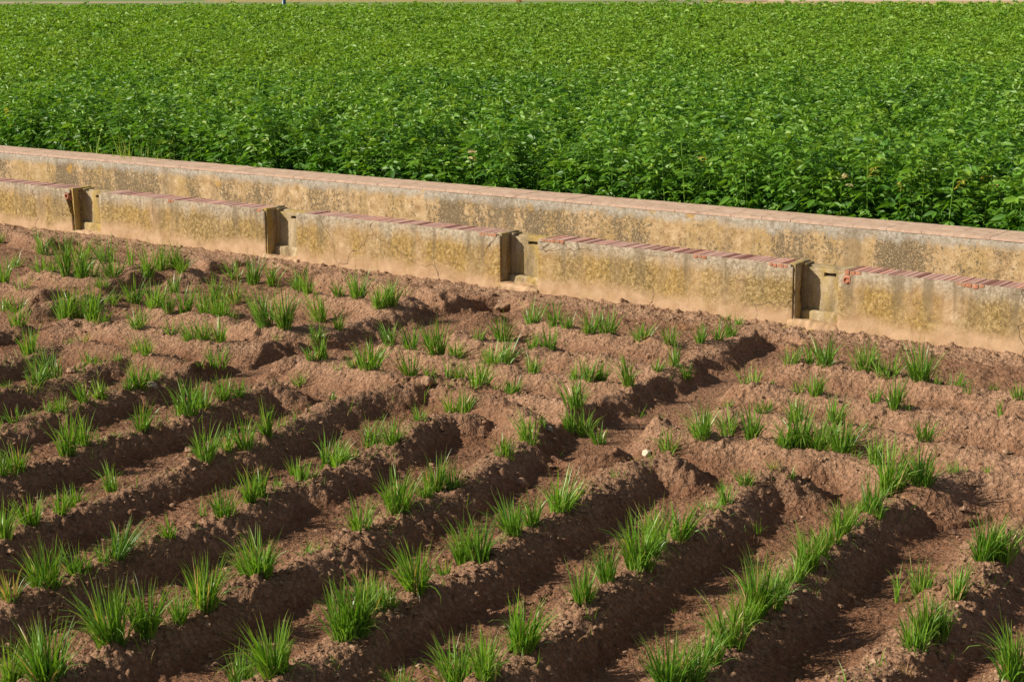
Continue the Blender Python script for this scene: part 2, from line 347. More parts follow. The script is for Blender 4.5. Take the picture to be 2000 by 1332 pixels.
def height(x, y, fine=True):
    wx = x + .035*fbm(x, y, 2.6, 5, 11); wy = y + .035*fbm(x, y, 2.6, 5, 23)
    lump = 1 + .18*noise2(x*2.2, y*2.2, 5) + .20*noise2(x*6, y*6, 6)
    n = (x-A0[0])*NV[0] + (y-A0[1])*NV[1]; s = (x-A0[0])*D[0] + (y-A0[1])*D[1]
    head = sstep(-3.4, -2.2, n)
    h = .012*head; crest = np.zeros_like(x); chan = np.zeros_like(x)
    for k, H, w_, P in RL:
        if k == 'd':      # hoed ridges: steep on the right hand side, a long gentle back on the left
            d, sd = seg_dist(wx, wy, P, w_+.25, True); ww = w_*(1.0+.17*sd+.16*noise2(x*3.3, y*3.3, 14)); u = np.clip(d/ww, 0, 1)
        else: d = seg_dist(wx, wy, P, w_+.1); u = np.clip(d/w_, 0, 1)
        if k == 'h':
            pr = H*(.5+.5*np.cos(np.pi*u))*.86 + .022
            pr = np.where(u < 1, pr, 0)
        else:
            pr = H*.68*(.5+.5*np.cos(np.pi*u**.95))*(1+.16*noise2(x*1.3, y*1.3, 15)+.18*noise2(x*4.5, y*4.5, 16))
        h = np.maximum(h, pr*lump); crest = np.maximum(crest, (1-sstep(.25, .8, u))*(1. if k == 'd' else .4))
    # soil thrown against the wall
    bank = sstep(-.45, -.03, n); h = np.where(n > -.5, h*(1-sstep(-.42, -.08, n)*.6), h); h = np.maximum(h, .004+.012*bank*lump) - .012*sstep(-.5, -.1, n)
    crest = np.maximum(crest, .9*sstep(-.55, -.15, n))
    for w_, P in CL:
        d = seg_dist(wx, wy, P, .6); wv = w_*(1+.3*noise2(x*3, y*3, 9))
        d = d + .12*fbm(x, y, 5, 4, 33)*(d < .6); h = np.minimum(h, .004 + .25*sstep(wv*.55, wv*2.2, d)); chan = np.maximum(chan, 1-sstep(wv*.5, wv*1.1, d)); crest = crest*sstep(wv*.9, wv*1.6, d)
    for c, r, dep in PITS:
        d = np.hypot(wx-c[0], wy-c[1]); h = h-(dep+h*.6)*(1-sstep(r*.62, r, d)); crest = crest*sstep(r*.6, r, d)
    if fine:
        h0 = h; hd = sstep(-3.4, -2.2, n); h = h + .016*fbm(x, y, 3.5, 3, 31) + (.012+.012*hd)*fbm(x, y, 12, 5, 41) + .005*fbm(x, y, 60, 2, 45)
        h = h - (.02+.02*hd)*np.maximum(noise2(x*9+.5*noise2(x*21, y*21, 3), y*9, 52)-.15, 0)
        cm = .36+.64*crest; pat = np.clip(.55+2.2*noise2(x*3.3, y*3.3, 77), 0, 1.2)
        h = h + clods(x, y, .055, 3, .22)*.7*np.clip(cm*pat, 0, 1)*(crest > .12)
        h = h + clods(x+3, y, .032, 4, .65)*1.1*np.clip(cm*(.45+pat), 0.0, 1)
        h = h + clods(x, y+7, .016, 8, .65)*.95*np.clip(cm+.5*noise2(x*4, y*4, 79), .08, 1)
        h = h0+(h-h0)*(1-.75*chan) + .004*chan*noise2((x*D[0]+y*D[1])*22, (x*NV[0]+y*NV[1])*3, 55)
        # drying cracks in the furrow skin
        ck = np.abs(noise2(x*4.2+.6*noise2(x*9, y*9, 91), y*4.2, 90)); h = h - .012*(1-sstep(0, .012, ck))*(1-crest)*(noise2(x*1.3, y*1.3, 95) > 0)
    return h, crest

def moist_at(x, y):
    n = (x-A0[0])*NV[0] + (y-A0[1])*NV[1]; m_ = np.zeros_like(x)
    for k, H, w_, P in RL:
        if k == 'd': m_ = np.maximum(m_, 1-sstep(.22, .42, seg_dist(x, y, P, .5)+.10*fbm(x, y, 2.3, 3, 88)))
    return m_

def hit(px, py):
    """where the sight line of a photo point meets the soil"""
    zz = np.arange(.34, -.12, -.004); P = np.array([unp(px, py, z) for z in zz])
    h, _ = height(P[:, 0], P[:, 1], False); i = np.argmax(h >= zz) if (h >= zz).any() else 90
    return P[i]

th = np.concatenate([np.arange(-.56, -.34, .004), np.arange(-.34, .34, .00125), np.arange(.34, .56, .004)])
rr = np.exp(np.arange(math.log(4.5), math.log(24), .00155))
TH, RR = np.meshgrid(th, rr); gx = (RR*np.sin(TH)).ravel(); gy = (RR*np.cos(TH)).ravel()
gn = (gx-A0[0])*NV[0] + (gy-A0[1])*NV[1]
gz, gcrest = height(gx, gy)
nr, nc = len(rr), len(th)
idx = np.arange(nr*nc).reshape(nr, nc)
q = np.stack([idx[:-1, :-1], idx[:-1, 1:], idx[1:, 1:], idx[1:, :-1]], -1).reshape(-1, 4)
q = q[(gn[q] < .12).all(1)]
used = np.unique(q); rem = np.full(nr*nc, -1); rem[used] = np.arange(len(used))
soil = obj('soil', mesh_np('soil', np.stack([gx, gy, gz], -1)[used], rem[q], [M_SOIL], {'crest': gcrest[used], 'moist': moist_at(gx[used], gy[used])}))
tag(soil, kind='structure')
del q, TH, RR

# wide low ground under and around the worked plot, and the crop field's own ground beyond the canal
m, t, b = mat('plain_ground'); k = N(t); v = k.coord()
k.l(k.ramp(k.noise(v, .5, 8, .7), [(.35, (.17, .10, .06)), (.6, (.27, .17, .11))]), b.inputs['Base Color']); b.inputs['Roughness'].default_value = 1
M_GROUND = m
def sheet(name, pts, m):
    me = bpy.data.meshes.new(name); me.from_pydata([tuple(p) for p in pts], [], [tuple(range(len(pts)))]); me.materials.append(m)
    return tag(obj(name, me), kind='structure')
sheet('lower_ground', [W(-900, -600, -.16), W(900, -600, -.16), W(900, .05, -.16), W(-900, .05, -.16)], M_GROUND)
sheet('canal_bed', [W(-40, .2, -.04), W(40, .2, -.04), W(40, NB0+.05, -.04), W(-40, NB0+.05, -.04)], M_GROUND)
sheet('crop_ground', [W(-900, NB1-.05, .06), W(900, NB1-.05, .06), W(900, 3000, .06), W(-900, 3000, .06)], M_GROUND)

# ------------------------------------------------------------------ canal walls
def slab(s0, s1, n0, n1, z0, z1, res=.02, r=.012, amp=.004, seed=1, amp2=.0, skew=None):
    dims = ((s0, s1), (n0, n1), (z0, z1)); V = []; F = []; base = 0
    for ax in range(3):
        o1, o2 = [a for a in range(3) if a != ax]
        c1 = max(1, int((dims[o1][1]-dims[o1][0])/res)); c2 = max(1, int((dims[o2][1]-dims[o2][0])/res))
        a = np.linspace(*dims[o1], c1+1); b_ = np.linspace(*dims[o2], c2+1); Aa, Bb = np.meshgrid(a, b_, indexing='ij')
        for side in (0, 1):
            p = np.zeros((Aa.size, 3)); p[:, o1] = Aa.ravel(); p[:, o2] = Bb.ravel(); p[:, ax] = dims[ax][side]
            ii = np.arange(Aa.size).reshape(Aa.shape)+base
            f = np.stack([ii[:-1, :-1], ii[1:, :-1], ii[1:, 1:], ii[:-1, 1:]], -1).reshape(-1, 4)
            if (side == 1) == (ax == 1): f = f[:, ::-1]
            V.append(p); F.append(f); base += Aa.size
    V = np.concatenate(V); F = np.concatenate(F)
    lo = np.array([d[0]+r for d in dims]); hi = np.array([d[1]-r for d in dims]); hi = np.maximum(hi, lo)
    inner = np.clip(V, lo, hi); dv = V-inner; L = np.linalg.norm(dv, axis=1, keepdims=True); nrm = dv/np.maximum(L, 1e-9)
    V = inner+nrm*r
    dd = amp*(noise3(V*9, seed)*1.2+noise3(V*28, seed+1)*.8+noise3(V*80, seed+2)*.4)+amp2*noise3(V*3, seed+5)
    V = V+nrm*dd[:, None]
    if skew is not None: V = skew(V)
    return WV(V), F
def join(parts):
    Vs = []; Fs = []; b_ = 0
    for V, F in parts: Vs.append(V); Fs.append(F+b_); b_ += len(V)
    return np.concatenate(Vs), np.concatenate(Fs)
def wpart(name, parts, m, parent, attr=None):
    V, F = join(parts); return obj(name, mesh_np(name, V, F, [m], attr), parent)

GATES = [(sx(138), sx(192)), (sx(516), sx(577)), (sx(976), sx(1049)), (sx(1549), sx(1638))]
WT = .272
fw = empty('canal_wall', tuple(W(5, .1, 0)))
tag(fw, 'low lichen stained plaster wall with brick on edge coping and four sluice openings', 'wall')
edges = [-4.] + [e for g in GATES for e in g] + [15.]
def broken(V):          # the first gate's left jamb has lost its outer corner
    s1 = GATES[0][0]; z = V[:, 2]
    bite = np.where(z > .20, .035+.075*sstep(.2, .44, z)+.02*noise2(z*22, z*0, 4), .012)
    mk = sstep(s1-.20, s1, V[:, 0])*(V[:, 1] < .12)
    V[:, 0] -= bite*mk*1.0; return V
for i in range(5):
    s0, s1 = edges[2*i], edges[2*i+1]
    wpart('plaster_panel', [slab(s0, s1, 0, WT, -.2, ZF-.008, .018, .012, .005, 10+i, .008, broken if i == 0 else None)], M_FRONT, fw)
# bricks laid on edge across the top
def coping(s0, s1, seed):
    g = np.random.default_rng(seed); out = []; rv = []; s = s0
    while s < s1-.02:
        wd = g.uniform(.043, .050)
        e = min(s+wd, s1); h = ZF+.001+g.uniform(-.003, .002)
        o = g.uniform(-.002, .002)
        V, F = slab(s+.0038, e-.0038, .012+o, WT-.002+o, ZF-.03, h, .05, .003, .0012, int(g.integers(1e6)))
        out.append((V, F)); rv.append(np.full(len(V), g.random())); s = e
    # the mortar between, sunk, and a worn mortar lip along the front edge
    V, F = slab(s0, s1, .010, WT-.008, ZF-.03, ZF-.016, .05, .003, .002, seed); out.append((V, F)); rv.append(np.full(len(V), .0))
    return out, np.concatenate(rv)
for i in range(5):
    s0, s1 = edges[2*i], edges[2*i+1]
    a = 0 if i == 0 else .05; bb = -.0 if i == 0 else .045
    parts, rv = coping(s0+a, s1-bb, 50+i); o = wpart('brick_coping', parts, M_BRICK, fw, {'rnd': rv})
for i in range(5):
    s0, s1 = edges[2*i], edges[2*i+1]
    wpart('mortar_lip', [slab(s0+.02, s1-.02, .001, .0135, ZF-.04, ZF+.0045, .012, .004, .005, 400+i)], M_FRONT, fw)
# orange broken edges under the coping
bits = []
g_ = np.random.default_rng(5)
for (s0, ln) in ((GATES[1][0]-.09, .05), (GATES[2][0]-.22, .16), (GATES[2][1]+.04, .22), (GATES[3][0]-.20, .14), (GATES[3][1]+.05, .10), (GATES[0][1]+1.05, .06), (GATES[2][1]+1.5, .12), (GATES[3][1]+.9, .2)):
    s = s0
    while s < s0+ln:
        l = g_.uniform(.02, .045); bits.append(slab(s, s+l, -.004, .03, ZF-.016-g_.uniform(.0, .012), ZF+.002, .010, .005, .006, int(g_.integers(1e5)))); s += l*1.1
wpart('chipped_brick_edge', bits, M_RAW, fw)
# round hollow-brick end right of the fourth sluice
def ring(s, z, r0, r1, n0, n1, arc=(0, 2*math.pi), seg=20):
    V = []; F = []
    for i in range(seg+1):
        a = arc[0]+(arc[1]-arc[0])*i/seg
        for n in (n0, n1):
            for r in (r0, r1): V.append((s+r*math.cos(a), n, z+r*math.sin(a)))
    for i in range(seg):
        b0 = 4*i; b1 = b0+4
        F += [(b0, b0+1, b1+1, b1), (b0+2, b1+2, b1+3, b0+3), (b0+1, b0+3, b1+3, b1+1), (b0, b1, b1+2, b0+2)]
    return WV(np.array(V)), np.array(F)
wpart('exposed_brick_end', [slab(GATES[3][1]+.035, GATES[3][1]+.10, -.006, .05, ZF-.095, ZF-.03, .01, .012, .008, 5), ring(GATES[3][1]+.068, ZF-.065, .017, .022, -.014, .0, (.9, 5.6))], M_RAW, fw)
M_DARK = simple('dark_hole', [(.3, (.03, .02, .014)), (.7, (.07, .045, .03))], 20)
# every gate: grooved jambs, step, sill; the slab itself is a thing of its own
for gi, (g0, g1) in enumerate(GATES):
    wd = g1-g0; dep = (.15, .155, .15, .155)[gi]
    jamb = [slab(g0-.01, g0+wd*.03, .016, dep-.055, -.05, ZF-.004, .012, .014, .014, 70+gi),      # front post, left
            slab(g0-.03, g0+wd*.10, dep-.015, WT, -.05, ZF-.002, .015, .008, .006, 80+gi),           # back post, groove between them
            slab(g1-.02, g1+.05, dep-.012, WT, -.05, ZF-.006, .015, .008, .006, 90+gi),
            slab(g0-.05, g0+.015, .014, WT-.006, ZF-.02, ZF+.012, .015, .012, .010, 95+gi),            # mortar cap over the jamb
            slab(g1-.004, g1+.055, .0, WT, ZF-.04, ZF-.005, .015, .012, .008, 97+gi)]
    wpart('jamb', jamb, M_CONC, fw)
    wpart('step', [slab(g0-.02, g1+.02, dep-.06, WT, -.1, .115, .012, .02, .016, 100+gi)], M_CONC if gi != 3 else M_CONC, fw)
    wpart('sill', [slab(g0-.03, g1+.02, -.018, dep, -.12, .036+.01*gi/3, .012, .02, .020, 110+gi, .03)], M_FRONT, fw)
    gp = W((g0+g1)/2, dep+.02, .115)
    sl_ = empty('sluice_gate', tuple(gp))
    tag(sl_, ('mustard lichened slab in the leftmost sluice opening, beside the broken jamb',
              'mustard slab in the second sluice opening from the left, between intact jambs',
              'slab with pale grey lower half in the third sluice opening, above the washed out hole',
              'widest sluice slab, in the rightmost opening above the cracked mossy sill')[gi], 'sluice gate', 'sluice gates in the canal wall')
    # slab with a finger slot near its top
    za, zb_ = .11, ZF-.028; c0 = g0+wd*.48; c1 = g0+wd*.74; zs0, zs1 = ZF-.085, ZF-.06
    n0 = dep; n1 = dep+.045
    sp = [slab(g0+.01, g1-.005, n0, n1, za, zs0, .015, .006, .004, 120+gi), slab(g0+.01, g1-.005, n0, n1, zs1, zb_, .015, .006, .004, 121+gi),
          slab(g0+.01, c0, n0, n1, zs0-.002, zs1+.002, .012, .004, .003, 122+gi), slab(c1, g1-.005, n0, n1, zs0-.002, zs1+.002, .012, .004, .003, 123+gi)]
    V, F = join(sp); obj('gate_slab', mesh_np('gate_slab', V, F, [M_CONC]), sl_)
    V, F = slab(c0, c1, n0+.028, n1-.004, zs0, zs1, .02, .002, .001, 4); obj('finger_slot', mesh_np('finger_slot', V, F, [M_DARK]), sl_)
    V, F = slab(g0-.015, g1+.03, n1-.01, WT+.006, ZF-.045, ZF-.016, .015, .008, .008, 130+gi); wpart('lintel', [(V, F)], M_CONC, fw)
wpart('broken_footing', [slab(GATES[3][0]-.06, GATES[3][0]+.22, -.085, .0, -.09, .004, .012, .016, .022, 301, .02), slab(GATES[3][0]+.20, GATES[3][1]+.14, -.07, .0, -.09, .0, .012, .016, .022, 302, .02), slab(GATES[2][0]+.02, GATES[2][1]+.06, -.06, .0, -.12, -.012, .012, .014, .018, 303, .02)], M_CONC, fw)
# hollow brick laid bare in the broken jamb
g0 = GATES[0][0]
wpart('exposed_hollow_brick', [ring(g0-.075, ZF-.075, .022, .032, -.004, .05), slab(g0-.115, g0-.03, .03, .10, ZF-.13, ZF-.03, .012, .01, .008, 3)], M_RAW, fw)

bw = empty('canal_wall', tuple(W(5, NB0+.1, 0)))
tag(bw, 'taller long speckled plaster wall topped with flat pink tiles, in front of the crop', 'wall')
wpart('plaster_face', [slab(-8, 18, NB0+.003, NB1-.03, -.2, ZB-.022, .024, .004, .004, 140, .004)], M_BACK, bw)
g_ = np.random.default_rng(9); parts = []; rv = []; s = -8.
while s < 18:
    l = g_.uniform(.26, .29); hh = ZB+g_.uniform(-.0012, .0012); o = g_.uniform(-.001, .001)
    mid = NB0+(NB1-NB0)*.48
    for a, b_ in ((NB0-.001+o, mid-.001), (mid+.001, NB1+o)):
        V, F = slab(s+.0002, s+l-.0002, a, b_, ZB-.024, hh, .022, .004, .0035, 77); parts.append((V, F)); rv.append(np.full(len(V), g_.random()))
    s += l
wpart('tile_coping', parts, M_TILE, bw, {'rnd': np.concatenate(rv)})

# ------------------------------------------------------------------ leaves and plants
def leaves(P, Dv, Up, L, Wd, droop=.25, fold=.16, full=True):
    """P base, Dv direction, Up leaf normal (arrays) -> verts, tris"""
    n = len(P); S = np.cross(Dv, Up); S /= np.linalg.norm(S, axis=1, keepdims=True)+1e-9
    if full:
        tp = np.array([(0, 0, 0), (-.42, .3, 1), (0, .33, 0), (.42, .3, 1), (-.36, .66, .9), (0, .68, 0), (.36, .66, .9), (0, 1, 0)])
        tr = np.array([(0, 2, 1), (0, 3, 2), (1, 2, 5), (1, 5, 4), (2, 3, 6), (2, 6, 5), (4, 5, 7), (5, 6, 7)])
    else:
        tp = np.array([(0, 0, 0), (-.5, .45, 1), (.5, .45, 1), (0, 1, 0)]); tr = np.array([(0, 3, 1), (0, 2, 3)])
    V = (P[:, None] + S[:, None]*(tp[None, :, :1]*Wd[:, None, None]) + Dv[:, None]*(tp[None, :, 1:2]*L[:, None, None])
         + Up[:, None]*(tp[None, :, 2:3]*Wd[:, None, None]*fold) - np.array([0, 0, 1.])[None, None]*(tp[None, :, 1:2]**2*L[:, None, None]*droop))
    T = tr[None]+(np.arange(n)*len(tp))[:, None, None]
    return V.reshape(-1, 3), T.reshape(-1, 3)

def unit(a): return a/(np.linalg.norm(a, axis=-1, keepdims=True)+1e-9)

def plant(seed, h=1.1, low=.12, nodes=12, full=True, big=1., nl=5, spread=.15):
    g = np.random.default_rng(seed); P = []; Dv = []; U = []; L = []; Wd = []; Rn = []
    lean = g.normal(0, .04, 2)
    def leaflet(p, d, l, r):
        d = unit(d); up = unit(np.array([d[0]*.5, d[1]*.5, .7])+g.normal(0, .75, 3)); up = unit(up-d*(up @ d))
        P.append(p); Dv.append(d); U.append(up); L.append(l); Wd.append(l*g.uniform(.32, .54)); Rn.append(r)
    a = g.uniform(0, 6.28)
    for i in range(nodes):
        f = (i+g.uniform(.2, .8))/nodes; z = low+(h-low)*f; a += 2.4+g.normal(0, .3)
        el = R(g.uniform(15, 45)+25*f**3); pl = spread*g.uniform(.6, 1.2)*(1-.45*f**3)
        dr = np.array([math.cos(a)*math.cos(el), math.sin(a)*math.cos(el), math.sin(el)])
        st = np.array([lean[0]*f, lean[1]*f, z-pl*.5*math.sin(el)]); e = st+dr*pl
        sd = np.array([-math.sin(a), math.cos(a), 0]); fl = np.array([dr[0], dr[1], dr[2]*.2-.55*(1-f)])
        l0 = big*g.uniform(.055, .118)*(1-.35*f**4); r = np.clip(.25+.45*f+g.normal(0, .15), 0, .97)
        if full and g.random() < .002: r = 1.
        leaflet(e, fl+g.normal(0, .1, 3), l0*1.1, r)
        for j in range((nl-1)//2):
            b0 = e-dr*pl*(.02+.28*j)
            for sgn in (-1, 1): leaflet(b0, fl*(.35+.1*j)+sd*sgn*.8+g.normal(0, .15, 3), l0*g.uniform(.75, 1), np.clip(r+g.normal(0, .06), 0, .97) if r < 1 else 1.)
    top = np.array([lean[0], lean[1], h-.03])
    for i in range(5):                                      # upright young tip
        a2 = a+i*1.3; el = R(g.uniform(35, 80)); leaflet(top, np.array([math.cos(a2)*math.cos(el), math.sin(a2)*math.cos(el), math.sin(el)]), big*g.uniform(.05, .085), np.clip(g.normal(.88, .08), 0, .97))
    V, T = leaves(np.array(P), np.array(Dv), np.array(U), np.array(L), np.array(Wd), .22, .18, full)
    k_ = 8 if full else 4
    return V, T, np.repeat(np.array(Rn), k_)

def stem_mesh(path, r0, r1, seg=5):
    V = []; F = []
    for i, p in enumerate(path):
        r = r0+(r1-r0)*i/(len(path)-1)
        for j in range(seg): V.append((p[0]+r*math.cos(j*6.2832/seg), p[1]+r*math.sin(j*6.2832/seg), p[2]))
    for i in range(len(path)-1):
        for j in range(seg):
            a = i*seg+j; b_ = i*seg+(j+1) % seg; F += [(a, b_, b_+seg), (a, b_+seg, a+seg)]
    return np.array(V), np.array(F)

def instance(variants, X, Y, Z, ang, sc, rsh):
    Vs = []; Ts = []; Rs = []; base = 0; pick = rng.integers(0, len(variants), len(X))
    for vi, (V, T, Rn) in enumerate(variants):
        s_ = np.where(pick == vi)[0]
        if not len(s_): continue
        c = np.cos(ang[s_])*sc[s_]; sn = np.sin(ang[s_])*sc[s_]
        x = V[None, :, 0]*c[:, None]-V[None, :, 1]*sn[:, None]+X[s_][:, None]
        y = V[None, :, 0]*sn[:, None]+V[None, :, 1]*c[:, None]+Y[s_][:, None]
        z = V[None, :, 2]*sc[s_][:, None]+Z[s_][:, None]
        Vs.append(np.stack([x, y, z], -1).reshape(-1, 3).astype(np.float32))
        Ts.append((T[None]+(np.arange(len(s_))*len(V))[:, None, None]+base).reshape(-1, 3).astype(np.int32))
        r = Rn[None]+rsh[s_][:, None]; Rs.append(np.where(Rn[None] >= 1, 1., np.clip(r, 0, .97)).ravel().astype(np.float32)); base += len(s_)*len(V)
    return np.concatenate(Vs), np.concatenate(Ts), np.concatenate(Rs)

GZ = .06; FIELD_N = NB1+.16
def top_h(x, y): return 1.10+.05*fbm(x, y, .35, 3, 61)+.05*noise2(x*1.7, y*1.7, 64)

# front rows: every plant is an object of its own
front_meshes = []
for i in range(14):
    V, T, Rn = plant(200+i, 1.1, .06, 46, True, 1.12, 7, .20)
    SV, ST = stem_mesh([(0, 0, 0), (.005, .0, .4), (0, .01, 1.0)], .007, .004)
    nT = len(T); V2 = np.concatenate([V, SV]); T2 = np.concatenate([T, ST+len(V)])
    front_meshes.append(mesh_np('crop_plant', V2, T2, [M_LEAF], {'rnd': np.concatenate([Rn, np.full(len(SV), .8)])}))
ROWN = [FIELD_N+.10+.23*i for i in range(4)]
cnt = 0
for ri, n_ in enumerate(ROWN):
    s = -2.6 + .1*ri
    while s < 13.4-.1*ri and cnt < 296:
        ss = s+random.uniform(-.05, .05); nn = n_+random.uniform(-.05, .05)
        p = W(ss, nn, GZ); ax = math.atan2(p[0], p[1])
        s += .215
        if abs(ax) > .33: continue
        o = bpy.data.objects.new('crop_plant', random.choice(front_meshes)); COL.objects.link(o)
        o.location = p; o.rotation_euler = (random.uniform(-.08, .08), random.uniform(-.08, .08), random.uniform(0, 6.28)); k_ = random.uniform(.80, 1.12)*(top_h(np.array([p[0]]), np.array([p[1]]))[0]/1.1)
        o.scale = (random.uniform(.95, 1.15), random.uniform(.95, 1.15), k_)
        tag(o, 'dark green broad leaved crop plant in the dense front rows behind the pink tiled wall', 'crop plant', 'crop plants in the front rows of the field'); cnt += 1

def field_points(r0, r1, dens, half=.40):
    area = half*(r1*r1-r0*r0); n = int(area*dens)
    r = np.sqrt(rng.uniform(r0*r0, r1*r1, n)); a = rng.uniform(-half, half, n)
    x = r*np.sin(a); y = r*np.cos(a); nn = (x-A0[0])*NV[0]+(y-A0[1])*NV[1]; ss = (x-A0[0])*D[0]+(y-A0[1])*D[1]
    infront = (nn < ROWN[-1]+.12) & (np.abs(a) < .33)
    keep = (nn > FIELD_N) & ~infront
    return x[keep], y[keep]
def far_edge_ok(x, y):    # far side of the field
    return y < 79 - .47*x + 1.2*noise2(x*.2, y*0, 3)
mid_v = [plant(300+i, 1.1, .50, 17, True, 1.1, 7, .17) for i in range(10)]
far_v = [plant(400+i, 1.1, .80, 6, False, 1.35, 5, .17) for i in range(10)]
far2_v = [plant(500+i, 1.1, .85, 4, False, 2.0, 5, .22) for i in range(8)]
x1, y1 = field_points(11, 27, 17); x2, y2 = field_points(27, 46, 16); x3, y3 = field_points(46, 96, 9)
def crop(name, x, y, var, m_, rs):
    k_ = far_edge_ok(x, y); x = x[k_]; y = y[k_]; n = len(x); sc = top_h(x, y)/1.1*np.clip(rng.normal(.98, .075, n), .75, 1.16)
    return instance(var, x, y, np.full(n, GZ), rng.uniform(0, 6.28, n), sc, .16*fbm(x, y, .5, 3, 66)+rng.normal(rs, .07, n))
a1 = crop('', x1, y1, mid_v, M_LEAF, 0); a2 = crop('', x2, y2, far_v, M_FAR, 0); a3 = crop('', x3, y3, far2_v, M_FAR, 0)
V = np.concatenate([a1[0], a2[0], a3[0]]); T = np.concatenate([a1[1], a2[1]+len(a1[0]), a3[1]+len(a1[0])+len(a2[0])])
mi = np.concatenate([np.zeros(len(a1[1])), np.ones(len(a2[1])+len(a3[1]))])
cf = obj('crop_foliage', mesh_np('crop_foliage', V, T, [M_LEAF, M_FAR], {'rnd': np.concatenate([a1[2], a2[2], a3[2]])}, True, mi))
tag(cf, 'dense knee high green leafy crop filling the field beyond the canal', 'crop', kind='stuff')
print('crop tris', len(T), 'front plants', cnt)
del V, T, a1, a2, a3

# ------------------------------------------------------------------ grass tufts
def tuft_mesh(name, h, wd, n, seed, m_, rbias=0., width=.0042, brown=.05, droopy=1.):
    g = np.random.default_rng(seed); SEG = 6
    br = wd*.20+.008
    ba = g.uniform(0, 6.28, n); b_r = br*np.sqrt(g.uniform(0, 1, n)); base = np.stack([np.cos(ba)*b_r, np.sin(ba)*b_r, np.full(n, -.015)], -1)
    az = ba+g.normal(0, .7, n)
    tmax = math.atan2(wd*.62, h)
    u = g.uniform(0, 1, n); tilt = tmax*(.1+1.0*u**.8)+g.normal(0, .10, n)
    ln = h*g.beta(g.uniform(1.5, 2.6), 1.3, n)*1.15/np.maximum(np.cos(tilt), .7)*(1-.22*u); ln = np.clip(ln, h*.2, h*1.25)
    curl = np.abs(g.normal(.35, .55, n))*droopy*(.3+u); wild = g.random(n) < .09; curl = np.where(wild, curl+1.2, curl)
    w0 = width*g.uniform(.6, 1.15, n)*np.clip(.55+h*2.2, .6, 1.15)
    tw = g.uniform(0, 3.14, n)
    V = np.zeros((n, SEG*2+1, 3)); al = np.zeros((n, SEG*2+1)); pos = base.copy(); cur = tilt.copy()
    side = np.stack([np.cos(tw), np.sin(tw), np.zeros(n)], -1)
    lean = g.normal(0, .10, 2); two = np.where(g.random(n) < .35, 1., 0.)[:, None]*g.normal(0, wd*.15, 2)[None]; pos[:, :2] += two       # each tuft leans its own way and may be double
    for i in range(SEG+1):
        f = i/SEG; wv = w0*(1-f**2.2)*(.7+.6*min(f*3, 1))*.5
        if i < SEG:
            V[:, 2*i] = pos-side*wv[:, None]; V[:, 2*i+1] = pos+side*wv[:, None]; al[:, 2*i:2*i+2] = f
        else: V[:, 2*i] = pos; al[:, 2*i] = 1
        dv = np.stack([np.cos(az)*np.sin(cur), np.sin(az)*np.sin(cur), np.cos(cur)], -1); dv[:, 0] += lean[0]; dv[:, 1] += lean[1]
        pos = pos+dv*(ln/SEG)[:, None]; cur = cur+curl*(.4+f)/SEG*2
    T = []
    for i in range(SEG-1): T += [(2*i, 2*i+1, 2*i+3), (2*i, 2*i+3, 2*i+2)]
    T.append((2*SEG-2, 2*SEG-1, 2*SEG)); T = np.array(T)
    T = (T[None]+(np.arange(n)*(SEG*2+1))[:, None, None]).reshape(-1, 3)
    r = np.clip(g.normal(.5+rbias, .2, n), 0, .93); r = np.where(g.random(n) < brown, 1., r)
    return mesh_np(name, V.reshape(-1, 3), T, [m_], {'rnd': np.repeat(r, SEG*2+1), 'along': al.ravel()})

